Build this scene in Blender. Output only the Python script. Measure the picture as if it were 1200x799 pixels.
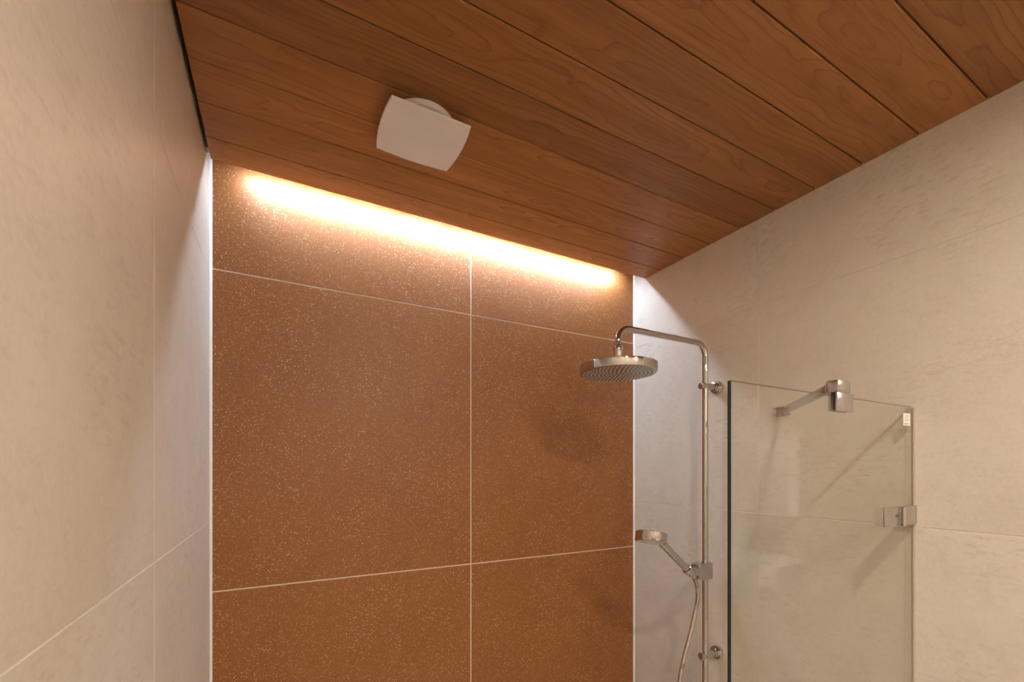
import bpy, bmesh, math, random
from mathutils import Vector, Matrix, Quaternion

random.seed(7)
for o in list(bpy.data.objects):
    bpy.data.objects.remove(o, do_unlink=True)
scene = bpy.context.scene
COL = scene.collection

# ------------------------------------------------------------------ camera
ZC = 1.55                      # eye height above the floor
cd = bpy.data.cameras.new('camera')
cam = bpy.data.objects.new('camera', cd)
COL.objects.link(cam)
cam.location = (0, 0, ZC)
cam.rotation_euler = (math.radians(90), 0, math.radians(-27.9))
cd.sensor_fit = 'HORIZONTAL'
cd.sensor_width = 36.0
cd.lens = 513.0 / 1200.0 * 36.0
cd.shift_y = 150.5 / 1200.0
cd.clip_start = 0.01
scene.camera = cam

# ------------------------------------------------------------------ world + exposure
w = bpy.data.worlds.new('world')
scene.world = w
w.use_nodes = True
w.node_tree.nodes['Background'].inputs[0].default_value = (1.0, 0.9, 0.8, 1)
w.node_tree.nodes['Background'].inputs[1].default_value = 0.0
vs = scene.view_settings
vs.view_transform = 'Standard'
vs.look = 'None'
vs.exposure = 0.0
vs.gamma = 1.0
vs.use_curve_mapping = False

LED_POWER = 365.0              # radiance of the cove strip
DOWN_POWER = 715.0            # radiance of the downlight discs
LED_COL = (0.80, 0.94, 1.15, 1)
DOWN_COL = (0.97, 0.83, 0.685, 1)

# ------------------------------------------------------------------ room sizes
XL, XR = -0.188, 1.517         # shower side walls
YB = 1.6                       # terracotta wall
CE = ZC + 0.897                # underside of the boards
YE = 0.27                      # free end of the right wall
XF, YF = 3.4, -1.9             # far walls of the washroom
SL = CE + 0.16                 # slab above the boards
PITCH = 0.1288
EDGE = 1.528                   # board edge at the light cove


# ------------------------------------------------------------------ helpers
def link(o, parent=None):
    COL.objects.link(o)
    if parent is not None:
        o.parent = parent
    return o


def tag(o, label=None, cat=None, group=None, kind=None):
    if label: o['label'] = label
    if cat: o['category'] = cat
    if group: o['group'] = group
    if kind: o['kind'] = kind
    return o


def empty(name, loc):
    o = bpy.data.objects.new(name, None)
    o.empty_display_size = 0.05
    o.location = loc
    return link(o)


def obj(name, bm, mat, parent=None, smooth=False, angle=35):
    """mesh given in world coordinates; becomes a child without moving"""
    me = bpy.data.meshes.new(name)
    bmesh.ops.recalc_face_normals(bm, faces=bm.faces[:])
    if smooth:
        for f in bm.faces: f.smooth = True
        lim = math.radians(angle)
        for e in bm.edges:
            if len(e.link_faces) == 2 and e.calc_face_angle(0) > lim:
                e.smooth = False
    bm.to_mesh(me)
    bm.free()
    for m in (mat if isinstance(mat, (list, tuple)) else [mat]):
        me.materials.append(m)
    o = bpy.data.objects.new(name, me)
    COL.objects.link(o)
    if parent is not None:
        o.parent = parent
        base = Vector((0, 0, 0))
        q = parent
        while q is not None:
            base += Vector(q.location)
            q = q.parent
        for v in me.vertices:
            v.co -= base
    return o


def box(bm, x0, x1, y0, y1, z0, z1, bevel=0.0, seg=2, rot=None):
    r = bmesh.ops.create_cube(bm, size=1.0)
    vsx = r['verts']
    c = Vector(((x0 + x1) / 2, (y0 + y1) / 2, (z0 + z1) / 2))
    for v in vsx:
        v.co = Vector((v.co.x * (x1 - x0), v.co.y * (y1 - y0), v.co.z * (z1 - z0)))
    if bevel > 0:
        es = list({e for v in vsx for e in v.link_edges})
        rr = bmesh.ops.bevel(bm, geom=es, offset=bevel, segments=seg, profile=0.5, affect='EDGES')
        vsx = list({v for f in rr['faces'] for v in f.verts} | {v for v in vsx if v.is_valid})
    for v in vsx:
        p = v.co
        if rot is not None: p = rot @ p
        v.co = p + c
    return vsx


def frame(axis):
    a = Vector(axis).normalized()
    h = Vector((0, 0, 1)) if abs(a.z) < 0.9 else Vector((1, 0, 0))
    u = a.cross(h).normalized()
    return u, a.cross(u).normalized(), a


def lathe(bm, origin, axis, prof, n=48):
    """prof: list of (radius, distance along axis)"""
    u, v, a = frame(axis)
    o = Vector(origin)
    rings = []
    for r, d in prof:
        if r < 1e-6:
            rings.append([bm.verts.new(o + a * d)])
        else:
            rings.append([bm.verts.new(o + a * d + (u * math.cos(2 * math.pi * i / n) + v * math.sin(2 * math.pi * i / n)) * r) for i in range(n)])
    for A, B in zip(rings[:-1], rings[1:]):
        for i in range(n):
            j = (i + 1) % n
            if len(A) == 1 and len(B) == 1: continue
            if len(A) == 1: bm.faces.new((A[0], B[i], B[j]))
            elif len(B) == 1: bm.faces.new((A[i], A[j], B[0]))
            else: bm.faces.new((A[i], A[j], B[j], B[i]))


def cyl(bm, p0, p1, r, n=32, chamfer=0.0015, r1=None):
    p0, p1 = Vector(p0), Vector(p1)
    L = (p1 - p0).length
    r1 = r if r1 is None else r1
    c = min(chamfer, L * 0.4, r * 0.5)
    lathe(bm, p0, p1 - p0, [(0, 0), (r - c, 0), (r, c), (r1, L - c), (r1 - c, L), (0, L)], n)


def tube(bm, pts, r, n=20, radii=None):
    pts = [Vector(p) for p in pts]
    t0 = (pts[1] - pts[0]).normalized()
    u, v, _ = frame(t0)
    prev = t0
    rings = []
    for i, p in enumerate(pts):
        if i == 0: t = t0
        elif i == len(pts) - 1: t = (pts[i] - pts[i - 1]).normalized()
        else: t = ((pts[i] - pts[i - 1]).normalized() + (pts[i + 1] - pts[i]).normalized()).normalized()
        q = prev.rotation_difference(t)
        u = q @ u; v = q @ v; prev = t
        rr = radii[i] if radii else r
        rings.append([bm.verts.new(p + (u * math.cos(2 * math.pi * k / n) + v * math.sin(2 * math.pi * k / n)) * rr) for k in range(n)])
    for A, B in zip(rings[:-1], rings[1:]):
        for k in range(n):
            j = (k + 1) % n
            bm.faces.new((A[k], A[j], B[j], B[k]))
    bm.faces.new(list(reversed(rings[0])))
    bm.faces.new(rings[-1])


def bend(p0, corner, p1, r, n=12):
    """arc that rounds the corner of the polyline p0-corner-p1 (right angle)"""
    a = (Vector(p0) - Vector(corner)).normalized()
    b = (Vector(p1) - Vector(corner)).normalized()
    c = Vector(corner) + a * r + b * r
    out = []
    for i in range(n + 1):
        th = math.pi / 2 * i / n
        out.append(c - b * r * math.cos(th) - a * r * math.sin(th))
    return out


def spline(P, n=10):
    P = [Vector(p) for p in P]
    Q = [P[0] * 2 - P[1]] + P + [P[-1] * 2 - P[-2]]
    out = []
    for i in range(1, len(Q) - 2):
        a, b, c, d = Q[i - 1], Q[i], Q[i + 1], Q[i + 2]
        for k in range(n):
            t = k / n
            out.append(0.5 * ((2 * b) + (c - a) * t + (2 * a - 5 * b + 4 * c - d) * t * t + (3 * b - a - 3 * c + d) * t ** 3))
    out.append(P[-1])
    return out


def prism(bm, pts2, axis, d0, d1, bevel=0.0):
    """extrude a 2d outline. axis 'y': pts are (x, z); axis 'z': pts are (x, y)"""
    def P(a, b, d):
        return Vector((a, d, b)) if axis == 'y' else Vector((a, b, d))
    A = [bm.verts.new(P(a, b, d0)) for a, b in pts2]
    B = [bm.verts.new(P(a, b, d1)) for a, b in pts2]
    fa = bm.faces.new(A); fb = bm.faces.new(list(reversed(B)))
    n = len(A)
    for i in range(n):
        j = (i + 1) % n
        bm.faces.new((A[j], A[i], B[i], B[j]))
    if bevel:
        es = [e for e in set(fa.edges) | set(fb.edges)]
        bmesh.ops.bevel(bm, geom=es, offset=bevel, segments=2, profile=0.5, affect='EDGES')


# ------------------------------------------------------------------ materials
class NT:
    def __init__(s, name):
        s.m = bpy.data.materials.new(name)
        s.m.use_nodes = True
        s.t = s.m.node_tree
        s.b = s.t.nodes['Principled BSDF']
        s.out = s.t.nodes['Material Output']

    def n(s, typ, **kw):
        x = s.t.nodes.new(typ)
        for k, v in kw.items():
            if k.startswith('i_'):
                x.inputs[int(k[2:])].default_value = v
            else:
                setattr(x, k, v)
        return x

    def l(s, a, b):
        s.t.links.new(a, b)

    def math(s, op, a, b=None, c=None):
        x = s.n('ShaderNodeMath', operation=op)
        for i, q in enumerate((a, b, c)):
            if q is None: continue
            if isinstance(q, (int, float)): x.inputs[i].default_value = q
            else: s.l(q, x.inputs[i])
        return x.outputs[0]

    def vmath(s, op, a, b):
        x = s.n('ShaderNodeVectorMath', operation=op)
        for i, q in enumerate((a, b)):
            if isinstance(q, (tuple, list)): x.inputs[i].default_value = q
            else: s.l(q, x.inputs[i])
        return x.outputs[0]

    def noise(s, vec, scale, detail=3, rough=0.5, dist=0.0):
        x = s.n('ShaderNodeTexNoise')
        x.inputs['Scale'].default_value = scale
        x.inputs['Detail'].default_value = detail
        x.inputs['Roughness'].default_value = rough
        x.inputs['Distortion'].default_value = dist
        s.l(vec, x.inputs['Vector'])
        return x.outputs[0]

    def ramp(s, fac, stops):
        x = s.n('ShaderNodeValToRGB')
        els = x.color_ramp.elements
        while len(els) < len(stops): els.new(0.5)
        for e, (p, c) in zip(els, stops):
            e.position = p
            e.color = c if len(c) == 4 else (*c, 1)
        s.l(fac, x.inputs[0])
        return x.outputs[0]

    def mix(s, fac, a, b, blend='MIX'):
        x = s.n('ShaderNodeMix', data_type='RGBA', blend_type=blend)
        for sock, q in ((x.inputs[0], fac), (x.inputs[6], a), (x.inputs[7], b)):
            if isinstance(q, (int, float)): sock.default_value = q
            elif isinstance(q, (tuple, list)): sock.default_value = q if len(q) == 4 else (*q, 1)
            else: s.l(q, sock)
        return x.outputs[2]

    def bump(s, h, strength, dist):
        x = s.n('ShaderNodeBump')
        x.inputs['Strength'].default_value = strength
        x.inputs['Distance'].default_value = dist
        s.l(h, x.inputs['Height'])
        s.l(x.outputs[0], s.b.inputs['Normal'])


def simple(name, col, rough=0.5, metal=0.0, spec=0.5, var=0.04):
    t = NT(name)
    g = t.n('ShaderNodeNewGeometry')
    f = t.noise(g.outputs['Position'], 9.0, 4)
    c0 = tuple(max(0, c * (1 - var)) for c in col); c1 = tuple(min(1, c * (1 + var)) for c in col)
    t.l(t.ramp(f, [(0.3, c0), (0.7, c1)]), t.b.inputs['Base Color'])
    t.b.inputs['Roughness'].default_value = rough
    t.b.inputs['Metallic'].default_value = metal
    t.b.inputs['Specular IOR Level'].default_value = spec
    return t.m


def emit(name, col, strength):
    t = NT(name)
    e = t.n('ShaderNodeEmission')
    e.inputs[0].default_value = col
    e.inputs[1].default_value = strength
    t.l(e.outputs[0], t.out.inputs[0])
    return t.m


def stone_mat():
    t = NT('beige_stone_tile')
    g = t.n('ShaderNodeNewGeometry')
    oi = t.n('ShaderNodeObjectInfo')
    pos = t.vmath('ADD', g.outputs['Position'], (0, 0, 0))
    sh = t.n('ShaderNodeCombineXYZ')
    t.l(t.math('MULTIPLY', oi.outputs['Random'], 13.0), sh.inputs[0])
    t.l(t.math('MULTIPLY', oi.outputs['Random'], 7.0), sh.inputs[2])
    pos = t.vmath('ADD', pos, sh.outputs[0])
    big = t.noise(pos, 2.2, 4, 0.55, 0.4)
    mid = t.noise(pos, 14.0, 5, 0.6, 0.6)
    flat = t.vmath('MULTIPLY', pos, (30.0, 30.0, 90.0))
    fleck = t.noise(flat, 1.0, 4, 0.62, 0.3)
    fine = t.noise(pos, 130.0, 4, 0.65)
    base = t.ramp(big, [(0.25, (0.57, 0.5166, 0.4441)), (0.5, (0.63, 0.5828, 0.5082)), (0.78, (0.67, 0.6352, 0.5671))])
    c = t.mix(t.math('MULTIPLY', t.ramp(mid, [(0.44, (0, 0, 0)), (0.68, (1, 1, 1))]), 0.36), base, (0.55, 0.4935, 0.4173))
    worn = t.ramp(t.noise(pos, 4.5, 3, 0.55, 0.5), [(0.42, (0.12,) * 3), (0.66, (1,) * 3)])
    c = t.mix(t.math('MULTIPLY', t.math('MULTIPLY', t.ramp(fleck, [(0.50, (0, 0, 0)), (0.66, (1, 1, 1))]), worn), 0.62), c, (0.47, 0.4043, 0.3317))
    c = t.mix(t.math('MULTIPLY', t.ramp(fine, [(0.35, (0, 0, 0)), (0.75, (1, 1, 1))]), 0.42), c, (0.75, 0.69, 0.61))
    t.l(c, t.b.inputs['Base Color'])
    t.l(t.math('MULTIPLY_ADD', mid, 0.16, 0.30), t.b.inputs['Roughness'])
    t.b.inputs['Specular IOR Level'].default_value = 0.4
    h = t.math('ADD', t.math('MULTIPLY', mid, 0.7), t.math('MULTIPLY', fine, 0.15))
    t.bump(h, 0.10, 0.004)
    return t.m


def terracotta_mat():
    t = NT('speckled_terracotta_tile')
    g = t.n('ShaderNodeNewGeometry')
    pos = g.outputs['Position']
    big = t.noise(pos, 3.0, 4, 0.6, 0.3)
    grain = t.noise(pos, 160.0, 3, 0.6)
    base = t.ramp(big, [(0.3, (0.268, 0.096, 0.0200)), (0.7, (0.312, 0.117, 0.0260))])
    base = t.mix(t.math('MULTIPLY', grain, 0.55), base, (0.1906, 0.0614, 0.0152))
    flat = t.vmath('MULTIPLY', pos, (1.0, 0.0, 1.0))

    def specks(scale, r0, keep, soft):
        v = t.n('ShaderNodeTexVoronoi', voronoi_dimensions='3D', feature='F1')
        v.inputs['Scale'].default_value = scale
        v.inputs['Randomness'].default_value = 1.0
        t.l(flat, v.inputs['Vector'])
        d = t.math('SUBTRACT', r0, v.outputs['Distance'])
        m = t.n('ShaderNodeMath', operation='MULTIPLY', use_clamp=True)
        t.l(d, m.inputs[0]); m.inputs[1].default_value = soft
        s = t.n('ShaderNodeSeparateColor')
        t.l(v.outputs['Color'], s.inputs[0])
        on = t.math('GREATER_THAN', s.outputs[0], 1 - keep)
        amt = t.math('MULTIPLY', t.math('MULTIPLY', m.outputs[0], on), t.math('MULTIPLY_ADD', s.outputs[1], 0.75, 0.2))
        return amt
    clump = t.ramp(t.noise(pos, 11.0, 3, 0.5), [(0.35, (0.25,) * 3), (0.68, (1,) * 3)])
    a = t.math('MULTIPLY', specks(185.0, 0.34, 0.55, 9.0), clump)
    b = t.math('MULTIPLY', specks(300.0, 0.40, 0.6, 7.0), 0.6)
    c = t.mix(a, base, (0.78, 0.58, 0.40))
    c = t.mix(b, c, (0.62, 0.38, 0.22))
    t.l(c, t.b.inputs['Base Color'])
    t.b.inputs['Roughness'].default_value = 0.48
    t.b.inputs['Specular IOR Level'].default_value = 0.5
    t.bump(t.math('ADD', grain, a), 0.06, 0.002)
    return t.m


def wood_mat():
    t = NT('heat_treated_wood')
    tc = t.n('ShaderNodeTexCoord')
    oi = t.n('ShaderNodeObjectInfo')
    rnd = oi.outputs['Random']
    sep = t.n('ShaderNodeSeparateXYZ')
    t.l(tc.outputs['Object'], sep.inputs[0])
    x, y, z = sep.outputs
    r2 = t.math('FRACT', t.math('MULTIPLY', rnd, 7.31))
    r3 = t.math('FRACT', t.math('MULTIPLY', rnd, 23.7))
    # long soft warp of the growth rings along the board
    wv = t.n('ShaderNodeCombineXYZ')
    t.l(t.math('MULTIPLY_ADD', x, 2.6, t.math('MULTIPLY', rnd, 40.0)), wv.inputs[0])
    t.l(t.math('MULTIPLY', y, 9.0), wv.inputs[1])
    t.l(t.math('MULTIPLY', rnd, 17.0), wv.inputs[2])
    warp = t.n('ShaderNodeTexNoise')
    warp.inputs['Scale'].default_value = 1.0
    warp.inputs['Detail'].default_value = 2.5
    t.l(wv.outputs[0], warp.inputs['Vector'])
    wy = t.math('MULTIPLY', t.math('SUBTRACT', warp.outputs[0], 0.5), 0.055)
    ws = t.n('ShaderNodeSeparateColor')
    t.l(warp.outputs['Color'], ws.inputs[0])
    wz = t.math('MULTIPLY', t.math('SUBTRACT', ws.outputs[1], 0.5), 0.10)
    # trunk axis slightly tilted against the board: cathedral arches
    yy = t.math('ADD', t.math('ADD', y, wy), t.math('MULTIPLY_ADD', r2, 0.07, -0.035))
    slope = t.math('MULTIPLY_ADD', r3, 0.09, -0.045)
    zz = t.math('ADD', t.math('ADD', t.math('MULTIPLY', x, slope), wz), t.math('MULTIPLY_ADD', r2, 0.05, 0.02))
    rad = t.math('SQRT', t.math('ADD', t.math('MULTIPLY', yy, yy), t.math('MULTIPLY', zz, zz)))
    ph = t.math('FRACT', t.math('MULTIPLY', rad, 78.0))
    ring = t.ramp(ph, [(0.0, (0.05,) * 3), (0.5, (0.12,) * 3), (0.80, (0.5,) * 3), (0.92, (1.0,) * 3), (0.97, (0.2,) * 3), (1.0, (0.05,) * 3)])
    # fibres
    fv = t.n('ShaderNodeCombineXYZ')
    t.l(t.math('MULTIPLY_ADD', x, 7.0, t.math('MULTIPLY', rnd, 50.0)), fv.inputs[0])
    t.l(t.math('MULTIPLY', y, 260.0), fv.inputs[1])
    fib = t.noise(fv.outputs[0], 1.0, 3, 0.6)
    tv = t.n('ShaderNodeCombineXYZ')
    t.l(t.math('MULTIPLY_ADD', x, 1.3, t.math('MULTIPLY', rnd, 31.0)), tv.inputs[0])
    t.l(t.math('MULTIPLY', y, 20.0), tv.inputs[1])
    tone = t.noise(tv.outputs[0], 1.0, 3, 0.5)
    base = t.ramp(tone, [(0.3, (0.2938, 0.122, 0.0368)), (0.52, (0.3729, 0.16, 0.0504)), (0.72, (0.452, 0.205, 0.0688))])
    c = t.mix(t.math('MULTIPLY', ring, t.math('MULTIPLY_ADD', tone, 1.3, -0.08)), base, (0.1751, 0.066, 0.0184))
    c = t.mix(t.math('MULTIPLY', t.ramp(fib, [(0.42, (0,) * 3), (0.75, (1,) * 3)]), 0.35), c, (0.5198, 0.25, 0.092))
    plank = t.ramp(rnd, [(0.0, (0.74,) * 3), (1.0, (1.06,) * 3)])
    c = t.mix(1.0, c, plank, 'MULTIPLY')
    t.l(c, t.b.inputs['Base Color'])
    t.b.inputs['Roughness'].default_value = 0.46
    t.b.inputs['Specular IOR Level'].default_value = 0.35
    t.bump(t.math('ADD', t.math('MULTIPLY', ring, -0.4), t.math('MULTIPLY', fib, 0.5)), 0.12, 0.0012)
    return t.m


def chrome_mat(name, col, rough):
    t = NT(name)
    t.b.inputs['Metallic'].default_value = 1.0
    g = t.n('ShaderNodeNewGeometry')
    f = t.noise(g.outputs['Position'], 60.0, 3)
    t.l(t.ramp(f, [(0.3, tuple(c * 0.97 for c in col)), (0.7, col)]), t.b.inputs['Base Color'])
    t.l(t.math('MULTIPLY_ADD', f, 0.02, rough), t.b.inputs['Roughness'])
    return t.m


def glass_mat():
    t = NT('clear_glass')
    tr = t.n('ShaderNodeBsdfTransparent')
    tr.inputs[0].default_value = (0.978, 0.988, 0.965, 1)
    gl = t.n('ShaderNodeBsdfGlossy')
    gl.inputs['Roughness'].default_value = 0.0
    # Schlick reflectance of a thin pane, the same from both faces
    g = t.n('ShaderNodeNewGeometry')
    dt = t.n('ShaderNodeVectorMath', operation='DOT_PRODUCT')
    t.l(g.outputs['Normal'], dt.inputs[0]); t.l(g.outputs['Incoming'], dt.inputs[1])
    k = t.math('SUBTRACT', 1.0, t.math('ABSOLUTE', dt.outputs['Value']))
    fr = t.math('MULTIPLY_ADD', t.math('POWER', k, 5.0), 0.96, 0.04)
    mx = t.n('ShaderNodeMixShader')
    t.l(fr, mx.inputs[0])
    t.l(tr.outputs[0], mx.inputs[1])
    t.l(gl.outputs[0], mx.inputs[2])
    t.l(mx.outputs[0], t.out.inputs[0])
    return t.m


M = dict(
    stone=stone_mat(), terra=terracotta_mat(), wood=wood_mat(),
    chrome=chrome_mat('chrome', (0.57, 0.555, 0.54), 0.03),
    satin=chrome_mat('satin_chrome', (0.58, 0.56, 0.55), 0.26),
    hosemetal=chrome_mat('hose_metal', (0.62, 0.59, 0.57), 0.22),
    glass=glass_mat(),
    glassedge=simple('green_glass_edge', (0.018, 0.035, 0.026), 0.08, 0.0, 0.5),
    seal=simple('grey_seal', (0.42, 0.35, 0.27), 0.4),
    grout=simple('cream_grout', (0.70, 0.60, 0.48), 0.8),
    stonegrout=simple('beige_grout', (0.70, 0.63, 0.55), 0.8),
    silicone=simple('white_silicone', (0.80, 0.78, 0.74), 0.45),
    white=simple('white_plastic', (0.84, 0.80, 0.81), 0.5, 0, 0.35),
    ceramic=simple('white_ceramic', (0.84, 0.83, 0.81), 0.15),
    nozzle=simple('pale_silicone_tip', (0.90, 0.89, 0.86), 0.5),
    face=chrome_mat('grey_spray_face', (0.24, 0.225, 0.21), 0.35),
    dark=simple('gap_shade', (0.012, 0.010, 0.009), 0.9),  # near-black colour stands in for shade above the boards and in their gaps
    paint=simple('plaster_paint', (0.68, 0.62, 0.55), 0.7),
    floor=simple('grey_floor_tile', (0.60, 0.54, 0.47), 0.45),
    label=simple('sticker_paper', (0.86, 0.83, 0.76), 0.6),
    ink=simple('grey_ink', (0.30, 0.28, 0.25), 0.6),
    engraved=simple('engraved_mark', (0.10, 0.09, 0.08), 0.5),
    mirror=chrome_mat('mirror_silver', (0.88, 0.89, 0.88), 0.0),
    led=emit('led_diffuser', LED_COL, LED_POWER),
    down=emit('downlight_diffuser', DOWN_COL, DOWN_POWER),
)


# ------------------------------------------------------------------ structure
def slab(name, x0, x1, y0, y1, z0, z1, mat, parent=None):
    bm = bmesh.new(); box(bm, x0, x1, y0, y1, z0, z1)
    o = obj(name, bm, mat, parent)
    if parent is None: o['kind'] = 'structure'
    return o


TH = 0.009      # tile thickness
TREC = 0.0014   # joint recess
wall_back = slab('wall_back', XL - 0.12, XR + 0.12, YB + TREC, YB + 0.12, 0, SL, M['grout'])
wall_left = slab('wall_left', XL - 0.12, XL - TREC, YF, YB + TREC, 0, SL, M['stonegrout'])
wall_right = slab('wall_right', XR + TREC, XR + 0.12, YE, YB + TREC, 0, SL, M['stonegrout'])
floor = slab('floor', XL - 0.12, XF + 0.12, YF - 0.12, YB + 0.12, -0.1, 0, M['floor'])
ceiling = slab('ceiling', XL - 0.12, XF + 0.12, YF - 0.12, YB + 0.12, SL, SL + 0.1, M['dark'])
slab('wall_front', XL - 0.12, XF + 0.12, YF - 0.12, YF, 0, SL, M['paint'])
slab('wall_washroom', XF, XF + 0.12, YF, YE + 0.12, 0, SL, M['paint'])
slab('wall_partition', XR + 0.12, XF, YE, YE + 0.12, 0, SL, M['paint'])


def tile(parent, mat, x0, x1, y0, y1, z0, z1):
    bm = bmesh.new()
    box(bm, x0, x1, y0, y1, z0, z1, bevel=0.0009, seg=1)
    c = Vector(((x0 + x1) / 2, (y0 + y1) / 2, (z0 + z1) / 2))
    for v in bm.verts: v.co -= c
    o = obj('tile', bm, mat)
    o.location = c
    o.parent = parent
    return o


# terracotta wall: two columns, three rows and a top row running up into the cove
G = 0.0021
XM = 0.6645
zr = [0.0, ZC - 0.372 - 0.982, ZC - 0.372, ZC + 0.610, SL]
xs = [XL + 0.004, XM, XR - 0.004]
for i in range(4):
    for j in range(2):
        tile(wall_back, M['terra'], xs[j] + (G if j else 0), xs[j + 1] - (0 if j else G), YB, YB + TH,
             zr[i] + (G if i else 0), zr[i + 1] - (G if i < 3 else 0))
# stone side walls: 0.745 m rows, wide tiles
g = 0.0006
zs = [0.0, ZC - 0.900, ZC - 0.156, ZC + 0.588, SL]
for wall, yv, yend in ((wall_left, [YB, 0.937, -0.56, YF], 0), (wall_right, [YB, 0.974, YE], 0)):
    for i in range(4):
        for k in range(len(yv) - 1):
            a, b = yv[k + 1], yv[k]
            y0, y1 = a + (g if k < len(yv) - 2 else 0), b - (g if k else 0.004)
            gl = g * (2.2 if i == 2 else 1.0); gh = g * (2.2 if i == 1 else 1.0)
            z0, z1 = zs[i] + (gl if i else 0), zs[i + 1] - (gh if i < 3 else 0)
            if wall is wall_left: tile(wall, M['stone'], XL - TH, XL, y0, y1, z0, z1)
            else: tile(wall, M['stone'], XR, XR + TH, y0, y1, z0, z1)
# white silicone joints in the two corners
for k, (xa, sx) in enumerate(((XL, 1), (XR, -1))):
    bm = bmesh.new()
    prism(bm, [(xa, YB), (xa + sx * 0.006, YB), (xa + sx * 0.0035, YB - 0.003), (xa, YB - 0.006)], 'z', 0.0, SL)
    o = obj('trim_%d' % (k + 1), bm, M['silicone']); o['kind'] = 'structure'


# ceiling boards
def plank_mesh(name, length, width):
    bm = bmesh.new()
    c, t, s = 0.0016, 0.015, 0.0085
    q = 0.0017
    W = width / 2
    prof = [(-W + q + c, 0), (W - q - c, 0), (W - q, c), (W - q, s), (W, s), (W, t), (-W, t), (-W, s), (-W + q, s), (-W + q, c)]
    A = [bm.verts.new((-length / 2, y, z)) for y, z in prof]
    B = [bm.verts.new((length / 2, y, z)) for y, z in prof]
    bm.faces.new(A); bm.faces.new(list(reversed(B)))
    for i in range(len(A)):
        j = (i + 1) % len(A)
        bm.faces.new((A[j], A[i], B[i], B[j]))
    bmesh.ops.recalc_face_normals(bm, faces=bm.faces[:])
    me = bpy.data.meshes.new(name)
    bm.to_mesh(me); bm.free()
    me.materials.append(M['wood'])
    return me


GAPL = 0.011
X0 = XL + GAPL
m_edge = plank_mesh('plank', XR - 0.001 - X0, EDGE - 1.428)
m_short = plank_mesh('plank', XR - 0.001 - X0, PITCH)
m_long = plank_mesh('plank', XF - 0.002 - X0, PITCH)
y = 1.428
pl = [(m_edge, (EDGE + y) / 2, XR - 0.001)]
while y > YF + 0.01:
    yc = y - PITCH / 2
    if yc - PITCH / 2 < YF: break
    short = y - PITCH > YE - 0.03
    pl.append((m_short if short else m_long, yc, XR - 0.001 if short else XF - 0.002))
    y -= PITCH
for me, yc, x1 in pl:
    o = bpy.data.objects.new('plank', me)
    o.location = ((X0 + x1) / 2, yc, CE)
    link(o, ceiling)
# unseen board added behind the last plank to block stray cove light
bm = bmesh.new(); box(bm, XL, XR, EDGE - 0.030, EDGE - 0.004, CE + 0.015, SL)
obj('cove_light_block', bm, M['paint'], ceiling)
bm = bmesh.new(); box(bm, XL, XR, EDGE - 0.004, YB, SL - 0.006, SL)
obj('cove_top', bm, M['paint'], ceiling)
bm = bmesh.new(); box(bm, X0, XR, YF, EDGE - 0.03, CE + 0.0152, CE + 0.019)
obj('backing_light_block', bm, M['dark'], ceiling)  # unseen dark sheet, added to stop light leaking through the board joints

# ------------------------------------------------------------------ cove light strip
LX0, LX1 = -0.085, 1.405
LY, LZ = 1.5440, CE + 0.031
ls = empty('light_strip', (0.66, LY, LZ))
tag(ls, 'long white light strip tucked in the cove above the terracotta wall', 'light strip')
tilt = Matrix.Rotation(math.radians(24), 3, 'X')          # turned towards the wall
bm = bmesh.new()
box(bm, LX0 - 0.004, LX1 + 0.004, LY - 0.0065, LY + 0.0065, LZ - 0.004, LZ + 0.004, 0.0008, 1, tilt)
for bx in (LX0 + 0.1, 0.66, LX1 - 0.1):
    box(bm, bx - 0.01, bx + 0.01, EDGE - 0.004, LY - 0.001, LZ + 0.003, LZ + 0.005)
obj('profile', bm, M['satin'], ls)
bm = bmesh.new()
off = tilt @ Vector((0, 0, -0.0046))
box(bm, LX0, LX1, LY + off.y - 0.0032, LY + off.y + 0.0032, LZ + off.z - 0.0005, LZ + off.z + 0.0005, 0, 1, tilt)
obj('diffuser', bm, M['led'], ls)


# ------------------------------------------------------------------ downlights (overhead, behind the viewpoint)
def downlight(x, y, label):
    t = empty('downlight', (x, y, CE))
    tag(t, label, 'ceiling light', 'recessed downlights in the wooden ceiling')
    bm = bmesh.new()
    lathe(bm, (x, y, CE), (0, 0, -1), [(0.0465, -0.012), (0.0465, 0.0035), (0.056, 0.0035), (0.058, 0.0015), (0.058, 0.0), (0.052, -0.012), (0.0465, -0.012)], 40)
    obj('rim', bm, M['satin'], t, True)
    bm = bmesh.new()
    lathe(bm, (x, y, CE), (0, 0, -1), [(0, 0.002), (0.0455, 0.002), (0.0455, 0.0), (0, 0.0)], 40)
    obj('diffuser', bm, M['down'], t)


downlight(0.60, -0.12, 'recessed downlight in the boards nearest the glass screen')
downlight(0.80, -0.90, 'added fill downlight in the middle of the washroom boards')  # unseen lamp added to soften the shadows
downlight(1.45, -1.60, 'recessed downlight in the boards by the front wall')
downlight(2.60, -0.95, 'added fill downlight in the boards above the washbasin')  # added out of view for softer overall light
downlight(0.20, -1.40, 'added fill downlight in the boards nearest the left stone wall')  # another unseen lamp added as soft fill

# ------------------------------------------------------------------ air vent
vx, vy, vz = 0.327, 1.117, CE - 0.037
vent = empty('air_vent', (vx, vy, CE))
tag(vent, 'white square air vent with bowed sides on the wooden ceiling', 'vent')
bm = bmesh.new()
lathe(bm, (vx, vy, CE), (0, 0, -1), [(0.05, 0), (0.083, 0), (0.083, 0.006), (0.080, 0.012), (0.074, 0.015), (0.071, 0.011), (0.05, 0.006)], 64)
obj('flange', bm, M['white'], vent, True)
bm = bmesh.new()
lathe(bm, (vx, vy, CE), (0, 0, -1), [(0, 0.002), (0.052, 0.002), (0.052, 0.026), (0.040, 0.0325), (0, 0.0325)], 48)
obj('neck', bm, M['white'], vent, True)
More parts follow.
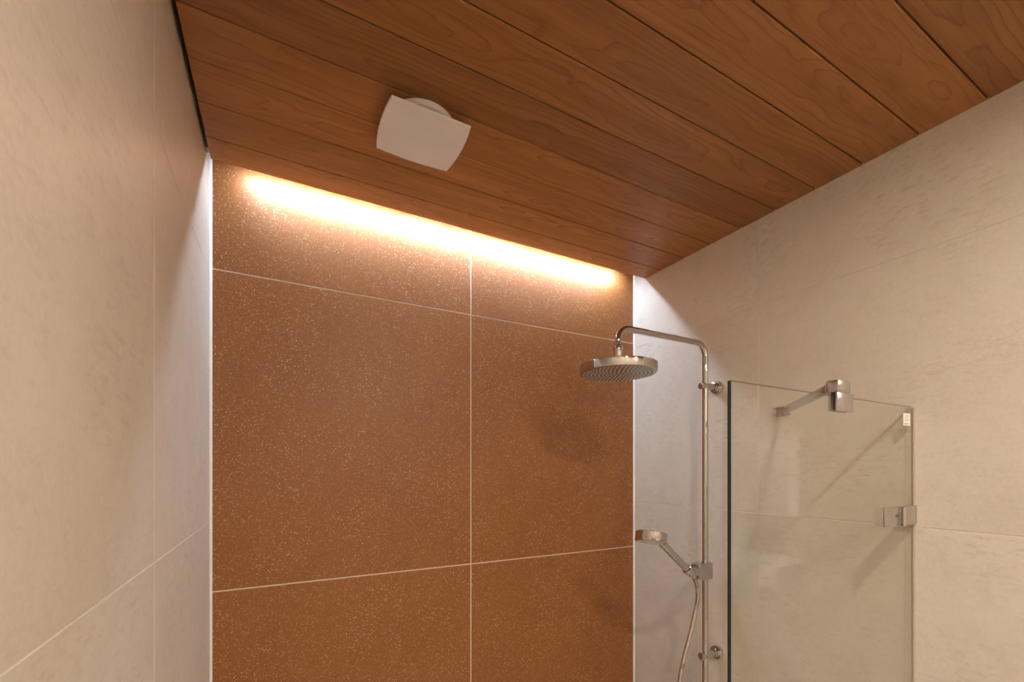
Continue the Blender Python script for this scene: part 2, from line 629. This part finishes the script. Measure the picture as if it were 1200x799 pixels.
# plate: bowed left and right sides, gently dished
bm = bmesh.new()
hx, hy, bow = 0.0990, 0.0915, 0.0085
N = 20
def plate_pt(s, q):
    yy = q * hy
    xx = s * (hx + bow * (1 - q * q))
    yy2 = yy + 0.003 * q * (1 - s * s)
    return xx, yy2
top, bot = [], []
for layer, store in ((0, bot), (1, top)):
    for i in range(N + 1):
        row = []
        for j in range(N + 1):
            s = -1 + 2 * i / N; q = -1 + 2 * j / N
            a, b = plate_pt(s, q)
            k = 1.0 if layer else 0.992
            zz = vz + 0.0045 * (s * s) * 0.6 + (0.0045 if layer else 0)
            row.append(bm.verts.new((vx + a * k, vy + b * k, zz)))
        store.append(row)
for i in range(N):
    for j in range(N):
        bm.faces.new((bot[i][j], bot[i][j + 1], bot[i + 1][j + 1], bot[i + 1][j]))
        bm.faces.new((top[i][j], top[i + 1][j], top[i + 1][j + 1], top[i][j + 1]))
ring = [(i, 0) for i in range(N)] + [(N, j) for j in range(N)] + [(i, N) for i in range(N, 0, -1)] + [(0, j) for j in range(N, 0, -1)]
for k in range(len(ring)):
    a, b = ring[k], ring[(k + 1) % len(ring)]
    bm.faces.new((bot[a[0]][a[1]], bot[b[0]][b[1]], top[b[0]][b[1]], top[a[0]][a[1]]))
obj('plate', bm, M['white'], vent, True)

# ------------------------------------------------------------------ shower column
RX, RY, RR = 1.4428, 1.1387, 0.0108
HX = 1.008                         # rain head centre
ZA = ZC + 0.481                    # arm centre line
col = empty('shower_column', (XR, RY, ZC - 0.95))
tag(col, 'chrome shower rail with a round overhead rain shower on the stone wall', 'shower')
br = 0.048
pts = [Vector((RX, RY, ZC - 0.93))]
pts += bend((RX, RY, 0), (RX, RY, ZA), (HX, RY, ZA), br)
pts += bend((RX, RY, ZA), (HX, RY, ZA), (HX, RY, 0), br)
pts += [Vector((HX, RY, ZC + 0.412))]
bm = bmesh.new(); tube(bm, pts, RR, 32)
obj('riser_pipe', bm, M['chrome'], col, True)
bm = bmesh.new()
lathe(bm, (RX, RY, ZA - br - 0.004), (0, 0, 1), [(RR, 0), (RR + 0.0012, 0.0008), (RR + 0.0012, 0.0032), (RR, 0.004)], 32)
obj('pipe_joint', bm, M['chrome'], col, True)
for zb in (ZC + 0.320, ZC - 0.714):
    bm = bmesh.new()
    cyl(bm, (RX - 0.020, RY, zb), (XR - 0.026, RY, zb), 0.0125, 40)
    b_ = obj('wall_bracket', bm, M['chrome'], col, True)
    bm = bmesh.new()
    lathe(bm, (XR, RY, zb), (-1, 0, 0), [(0, 0), (0.0245, 0), (0.0255, 0.002), (0.0255, 0.014), (0.0235, 0.0165), (0.0185, 0.0175), (0.0165, 0.020), (0.0165, 0.030), (0.015, 0.031), (0, 0.031)], 48)
    obj('flange', bm, M['chrome'], b_, True)
    bm = bmesh.new()
    lathe(bm, (RX - 0.020, RY, zb), (-1, 0, 0), [(0, 0), (0.0132, 0.0), (0.0138, 0.001), (0.0138, 0.003), (0.012, 0.0042), (0, 0.0042)], 40)
    obj('end_cap', bm, M['chrome'], b_, True)
# rain head
HZ = ZC + 0.322
bm = bmesh.new()
R = 0.1285
lathe(bm, (HX, RY, HZ), (0, 0, 1), [(0, 0), (0.122, 0.0), (0.1262, 0.0004), (R - 0.0006, 0.0014), (R, 0.0026), (R, 0.0280), (0.1275, 0.0292), (0.120, 0.0300), (0.05, 0.036), (0.020, 0.040), (0, 0.040)], 96)
head = obj('rain_head', bm, M['chrome'], col, True, 30)
bm = bmesh.new()
lathe(bm, (HX, RY, HZ), (0, 0, -1), [(0, 0.0), (0.1215, 0.0), (0.1210, 0.0007), (0, 0.0007)], 96)
obj('spray_face', bm, M['face'], head, True)
bm = bmesh.new()
k = 0
for ri in range(1, 10):
    rr = 0.0129 * ri
    n = max(6, int(2 * math.pi * rr / 0.0140))
    for i in range(n):
        th = 2 * math.pi * (i / n)
        c = (HX + rr * math.cos(th), RY + rr * math.sin(th), HZ - 0.0006)
        lathe(bm, c, (0, 0, -1), [(0.0031, 0), (0.0029, 0.0007), (0, 0.0010)], 8)
tag(obj('nozzle', bm, M['nozzle'], head, True), kind='stuff')
bm = bmesh.new()
lathe(bm, (HX, RY, ZC + 0.418), (0, 0, -1), [(0.0108, -0.002), (0.0150, 0.0), (0.0155, 0.001), (0.0155, 0.008), (0.0142, 0.0088), (0.0142, 0.0102), (0.0155, 0.011), (0.0155, 0.052), (0.013, 0.056), (0, 0.056)], 40)
obj('swivel_nut', bm, M['chrome'], col, True)
# slider holder on the rail
SZ = ZC - 0.386
bm = bmesh.new()
SR = 0.031
out = [(RX + 0.016, SZ - SR), (RX + 0.016, SZ + SR), (RX - 0.036, SZ + SR)]
for i in range(1, 16):
    th = math.pi / 2 + math.pi * i / 16
    out.append((RX - 0.036 + SR * math.cos(th), SZ + SR * math.sin(th)))
out.append((RX - 0.036, SZ - SR))
prism(bm, out, 'y', RY - 0.022, RY + 0.018, 0.0015)
sl = obj('slider', bm, M['chrome'], col, True, 30)
bm = bmesh.new()
cyl(bm, (RX - 0.060, RY - 0.010, SZ + 0.002), (RX - 0.100, RY - 0.012, SZ + 0.003), 0.0165, 36)
obj('swivel_joint', bm, M['chrome'], sl, True)
# mixer below
bm = bmesh.new()
cyl(bm, (RX, RY - 0.135, ZC - 0.95), (RX, RY + 0.135, ZC - 0.95), 0.022, 40, 0.003)
mx = obj('mixer_body', bm, M['chrome'], col, True)
for s in (-1, 1):
    bm = bmesh.new(); cyl(bm, (RX, RY + s * 0.136, ZC - 0.95), (RX, RY + s * 0.185, ZC - 0.95), 0.023, 40, 0.004)
    obj('knob', bm, M['chrome'], mx, True)
    bm = bmesh.new(); cyl(bm, (RX + 0.015, RY + s * 0.075, ZC - 0.95), (XR - 0.010, RY + s * 0.075, ZC - 0.95), 0.014, 32)
    cyl(bm, (XR - 0.012, RY + s * 0.075, ZC - 0.95), (XR, RY + s * 0.075, ZC - 0.95), 0.033, 40)
    obj('wall_union', bm, M['chrome'], mx, True)

# ------------------------------------------------------------------ hand shower
nrm = Vector((-0.284, -0.151, -1.0)).normalized()     # spray direction
HC = Vector((1.146, 1.125, ZC - 0.236))               # middle of the head
HE = Vector((1.350, 1.119, ZC - 0.392))               # hose end of the handle
hs = empty('hand_shower', HE)
tag(hs, 'chrome handheld shower with a grey hose hanging in the rail holder', 'hand shower')
bm = bmesh.new()
lathe(bm, HC - nrm * 0.016, nrm, [(0, 0), (0.046, 0.0), (0.0525, 0.0012), (0.054, 0.003), (0.054, 0.026), (0.0535, 0.0268), (0.0548, 0.0276), (0.0548, 0.0325), (0.0525, 0.0345), (0.046, 0.035), (0, 0.0345)], 72)
hh = obj('head', bm, M['chrome'], hs, True)
bm = bmesh.new()
lathe(bm, HC - nrm * 0.016, nrm, [(0, 0.0351), (0.045, 0.0351), (0.0445, 0.0358), (0, 0.0358)], 60)
sf = obj('spray_face', bm, M['satin'], hh, True)
bm = bmesh.new()
u_, v_, _ = frame(nrm)
for ri in range(1, 6):
    for i in range(6 * ri):
        th = 2 * math.pi * i / (6 * ri)
        c = HC + nrm * 0.0196 + (u_ * math.cos(th) + v_ * math.sin(th)) * 0.008 * ri
        lathe(bm, c, nrm, [(0.0014, 0), (0.0011, 0.0012), (0, 0.0014)], 6)
tag(obj('nozzle', bm, M['nozzle'], hh, True), kind='stuff')
# handle: leaves the rim of the head, tapers to the hose cone
ax = (HE - HC)
rim = HC + Vector((ax.x, ax.y, 0)).normalized() * 0.040
rim = rim + nrm * (0.004 - (rim - HC).dot(nrm))
P = [rim, rim.lerp(HE, 0.18), rim.lerp(HE, 0.45), rim.lerp(HE, 0.75), rim.lerp(HE, 0.92), HE]
bm = bmesh.new(); tube(bm, spline(P, 5), 0.0132, 28, None)
obj('handle', bm, M['chrome'], hs, True)
hd = (HE - rim).normalized()
bm = bmesh.new()
lathe(bm, HE - hd * 0.045, hd, [(0.0133, 0), (0.0168, 0.001), (0.0175, 0.003), (0.0163, 0.030), (0.0135, 0.040), (0.0118, 0.052), (0.0095, 0.055), (0.0, 0.055)], 32)
obj('cone_nut', bm, M['chrome'], hs, True)
hp = [HE + hd * 0.006, Vector((1.3610, 1.118, ZC - 0.410)), Vector((1.3722, 1.118, ZC - 0.4353)), Vector((1.375, 1.118, ZC - 0.4758)), Vector((1.3643, 1.118, ZC - 0.5215)),
      Vector((1.3446, 1.118, ZC - 0.5816)), Vector((1.322, 1.118, ZC - 0.6389)), Vector((1.2996, 1.118, ZC - 0.697)), Vector((1.2806, 1.116, ZC - 0.755)),
      Vector((1.2550, 1.110, ZC - 0.87)), Vector((1.262, 1.100, ZC - 1.00)), Vector((1.315, 1.10, ZC - 1.12)), Vector((1.39, 1.12, ZC - 1.14)), Vector((RX - 0.008, RY - 0.005, ZC - 1.06)), Vector((RX, RY, ZC - 0.972))]
path = spline(hp, 40)
# ribbed metal hose
rad = [0.0074 + (0.0007 if i % 2 else -0.0005) for i in range(len(path))]
bm = bmesh.new(); tube(bm, path, 0.0075, 14, rad)
obj('hose', bm, M['hosemetal'], hs, True, 80)

# ------------------------------------------------------------------ glass screen
GY0, GY1 = 0.540, 0.548
GX0, GX1, GT = 0.757, 1.5155, ZC + 0.1695
gs = empty('glass_screen', (XR, 0.544, 0.0))
tag(gs, 'clear glass shower screen hinged to the beige stone wall', 'glass screen')
bm = bmesh.new()
box(bm, GX0, GX1, GY0, GY1, 0.012, GT)
bm.faces.ensure_lookup_table()
for f in bm.faces:
    f.normal_update()
    f.material_index = 0 if abs(f.normal.y) > 0.5 or f.normal.x > 0.5 else 1
obj('pane', bm, [M['glass'], M['glassedge']], gs)
bm = bmesh.new()
box(bm, XR - 0.006, XR, GY0 - 0.0035, GY0 - 0.0004, 0.012, GT - 0.003, 0.0006, 1)
obj('seal_strip', bm, M['seal'], gs)
for zc_ in (ZC - 0.122, ZC - 1.30):
    hg = empty('hinge', (0, 0, 0)); hg.location = (0, 0, 0); hg.parent = gs
    b0, b1 = zc_ - 0.025, zc_ + 0.025
    bm = bmesh.new()
    for (ya, yb) in ((GY0 - 0.0045, GY0),):
        box(bm, 1.350, 1.428, ya, yb, b0, b1, 0.0012, 2)
        box(bm, 1.4285, 1.440, ya + 0.001 if ya < GY0 - .001 else ya, yb - 0.001 if ya > GY0 else yb, b0 - 0.002, b1 - 0.002, 0.001, 1)
    COL.objects.unlink(hg); bpy.data.objects.remove(hg)
    h = obj('hinge', bm, M['satin'], gs, True, 30)
    h['label'] = 'square satin chrome hinge'
    bm = bmesh.new()
    cyl(bm, (1.4465, GY0 - 0.0062, b0 - 0.003), (1.4465, GY0 - 0.0062, b1 - 0.001), 0.0058, 28)
    obj('knuckle', bm, M['chrome'], h, True)
    bm = bmesh.new()
    box(bm, 1.454, XR, GY0 - 0.008, GY0 - 0.0036, b0, b1, 0.0012, 2)
    obj('wall_plate', bm, M['satin'], h, True, 30)
    # engraved mark: small arch over a bar with a dot
    bm = bmesh.new()
    yy0 = GY0 - 0.0048
    mxx = 1.4125
    arc = [(mxx + 0.0085 * math.cos(math.pi * i / 10), zc_ + 0.000 + 0.0065 * math.sin(math.pi * i / 10)) for i in range(11)]
    arc2 = [(mxx + 0.0055 * math.cos(math.pi * i / 10), zc_ + 0.000 + 0.0040 * math.sin(math.pi * i / 10)) for i in range(10, -1, -1)]
    prism(bm, arc + arc2, 'y', yy0 - 0.0002, yy0 + 0.0006)
    box(bm, mxx - 0.0028, mxx + 0.0028, yy0 - 0.0002, yy0 + 0.0006, zc_ - 0.0005, zc_ + 0.0020)
    box(bm, mxx + 0.003, mxx + 0.0075, yy0 - 0.0002, yy0 + 0.0006, zc_ - 0.005, zc_ - 0.002)
    obj('engraved_mark', bm, M['engraved'], h)
# paper sticker in the corner of the pane
bm = bmesh.new()
sx0, sx1, sz0, sz1 = 1.458, 1.497, ZC + 0.1165, ZC + 0.1495
box(bm, sx0, sx1, GY0 - 0.0006, GY0 - 0.0001, sz0, sz1)
st = obj('sticker', bm, M['label'], gs)
st['label'] = 'white printed sticker'
bm = bmesh.new()
yi0, yi1 = GY0 - 0.0009, GY0 - 0.0005
cx = (sx0 + sx1) / 2
def ring2(cx_, cz_, ra, rb, t0, t1, n=14):
    a = [(cx_ + ra * math.cos(t0 + (t1 - t0) * i / n), cz_ + rb * math.sin(t0 + (t1 - t0) * i / n)) for i in range(n + 1)]
    b = [(cx_ + (ra - .0016) * math.cos(t0 + (t1 - t0) * i / n), cz_ + (rb - .0012) * math.sin(t0 + (t1 - t0) * i / n)) for i in range(n, -1, -1)]
    prism(bm, a + b, 'y', yi0, yi1)
ring2(cx, ZC + 0.1385, 0.0085, 0.0055, 0, math.pi)
ring2(cx, ZC + 0.1345, 0.0105, 0.0050, math.pi, 2 * math.pi)
box(bm, cx - 0.0045, cx + 0.0045, yi0, yi1, ZC + 0.1355, ZC + 0.1372)
box(bm, cx - 0.002, cx + 0.002, yi0, yi1, ZC + 0.1445, ZC + 0.1462)
for k, (a, b) in enumerate(((-0.0125, -0.007), (-0.006, -0.001), (0.0, 0.005), (0.006, 0.010))):
    box(bm, cx + a, cx + b, yi0, yi1, ZC + 0.1205, ZC + 0.1227)
obj('print', bm, M['ink'], st)

# ------------------------------------------------------------------ stabiliser bar between screen and wall
sb = empty('support_bar', (XR, 0.895, ZC + 0.197))
tag(sb, 'chrome support bar clamped over the top edge of the glass screen', 'support bar')
BZ = ZC + 0.196
A = Vector((1.152, 0.555, BZ)); B = Vector((XR - 0.012, 0.886, BZ))
d = (B - A).normalized()
ang = math.atan2(d.y, d.x)
rot = Matrix.Rotation(ang, 3, 'Z')
A0, B0 = A + d * 0.030, B - d * 0.010
mid = (A0 + B0) / 2; L = (B0 - A0).length
bm = bmesh.new()
box(bm, mid.x - L / 2, mid.x + L / 2, mid.y - 0.0055, mid.y + 0.0055, mid.z - 0.012, mid.z + 0.011, 0.0012, 2, rot)
obj('bar', bm, M['satin'], sb, True, 30)
bm = bmesh.new()
box(bm, 1.127, 1.183, GY0 - 0.0045, GY1 + 0.014, ZC + 0.1775, ZC + 0.2065, 0.003, 2)
cl = obj('clamp', bm, M['satin'], sb, True, 30)
bm = bmesh.new()
box(bm, 1.122, 1.192, GY0 - 0.0055, GY0 - 0.0003, ZC + 0.134, ZC + 0.1773, 0.0012, 2)
obj('front_plate', bm, M['satin'], cl, True, 30)
bm = bmesh.new()
box(bm, 1.122, 1.192, GY1 + 0.0003, GY1 + 0.0055, ZC + 0.134, ZC + 0.1773, 0.0012, 2)
obj('rear_plate', bm, M['satin'], cl, True, 30)
bm = bmesh.new()
q = A + d * 0.004
for k in range(3):
    c = q + d * (0.010 * k + 0.004)
    hh_ = 0.0125 - 0.0006 * k
    box(bm, c.x - 0.0042, c.x + 0.0042, c.y - 0.0095, c.y + 0.0095, c.z - hh_, c.z + hh_, 0.0012, 1, rot)
obj('swivel_joint', bm, M['satin'], cl, True, 30)
bm = bmesh.new()
box(bm, XR - 0.006, XR, 0.864, 0.908, BZ - 0.014, BZ + 0.019, 0.0012, 2)
wp = obj('wall_plate', bm, M['satin'], sb, True, 30)
bm = bmesh.new()
box(bm, XR - 0.030, XR - 0.006, 0.867, 0.905, BZ - 0.0115, BZ - 0.0085, 0.0006, 1)
box(bm, XR - 0.030, XR - 0.006, 0.867, 0.905, BZ + 0.0100, BZ + 0.0130, 0.0006, 1)
box(bm, XR - 0.012, XR - 0.006, 0.875, 0.897, BZ - 0.0085, BZ + 0.0100, 0.0006, 1)
obj('fork', bm, M['satin'], wp, True, 30)

# ------------------------------------------------------------------ washroom side (seen mirrored in the glass)
mc = empty('mirror_cabinet', (XF, -1.15, 1.25))
tag(mc, 'white framed mirror cabinet above the washbasin', 'mirror')
bm = bmesh.new()
box(bm, XF - 0.12, XF, -1.60, -0.72, 1.20, ZC + 0.234, 0.002, 1)
cb = obj('body', bm, M['ceramic'], mc)
for ya, yb in ((-1.585, -1.20), (-1.19, -0.80)):
    bm = bmesh.new()
    box(bm, XF - 0.1255, XF - 0.1205, ya, yb, 1.215, ZC + 0.220, 0.001, 1)
    dr = obj('door', bm, M['mirror'], mc)
bs = empty('washbasin', (XF, -1.15, 0.78))
tag(bs, 'white wall-hung washbasin below the mirror cabinet', 'washbasin')
bm = bmesh.new()
outer = [(XF - 0.47, -1.60), (XF, -1.60), (XF, -0.66), (XF - 0.47, -0.66)]
x0, x1, y0, y1, z0, z1 = XF - 0.47, XF, -1.60, -0.66, 0.74, 0.90
vb = {}
def V(x, y, z):
    key = (round(x, 4), round(y, 4), round(z, 4))
    if key not in vb: vb[key] = bm.verts.new((x, y, z))
    return vb[key]
i0, i1, j0, j1 = x0 + 0.03, x1 - 0.12, y0 + 0.05, y1 - 0.05
k0, k1, l0, l1, zb = i0 + 0.04, i1 - 0.04, j0 + 0.06, j1 - 0.06, z1 - 0.11
def quadring(P, Q):
    for a in range(4):
        b = (a + 1) % 4
        bm.faces.new((V(*P[a]), V(*P[b]), V(*Q[b]), V(*Q[a])))
rect = lambda a, b, c, e, z: [(a, c, z), (b, c, z), (b, e, z), (a, e, z)]
r_out_t, r_in_t, r_in_b, r_out_b = rect(x0, x1, y0, y1, z1), rect(i0, i1, j0, j1, z1), rect(k0, k1, l0, l1, zb), rect(x0, x1, y0, y1, z0)
quadring(r_out_t, r_in_t); quadring(r_in_t, r_in_b); quadring(r_out_b, r_out_t)
bm.faces.new([V(*p) for p in r_in_b]); bm.faces.new([V(*p) for p in reversed(r_out_b)])
bmesh.ops.bevel(bm, geom=bm.edges[:], offset=0.006, segments=2, profile=0.5, affect='EDGES')
obj('bowl', bm, M['ceramic'], bs, True, 40)
bm = bmesh.new()
tx = XF - 0.06
tube(bm, [Vector((tx, -1.13, 0.90)), Vector((tx, -1.13, 0.98))] + bend((tx, -1.13, 0.9), (tx, -1.13, 1.03), (tx - 0.2, -1.13, 1.03), 0.04) + [Vector((tx - 0.13, -1.13, 1.03))], 0.014, 20)
tp = obj('tap', bm, M['chrome'], bs, True)
bm = bmesh.new()
cyl(bm, (tx, -1.13, 1.045), (tx, -1.13, 1.065), 0.017)
tube(bm, [(tx, -1.13, 1.06), (tx - 0.03, -1.13, 1.075), (tx - 0.07, -1.13, 1.085)], 0.005, 12)
obj('lever', bm, M['chrome'], tp, True)
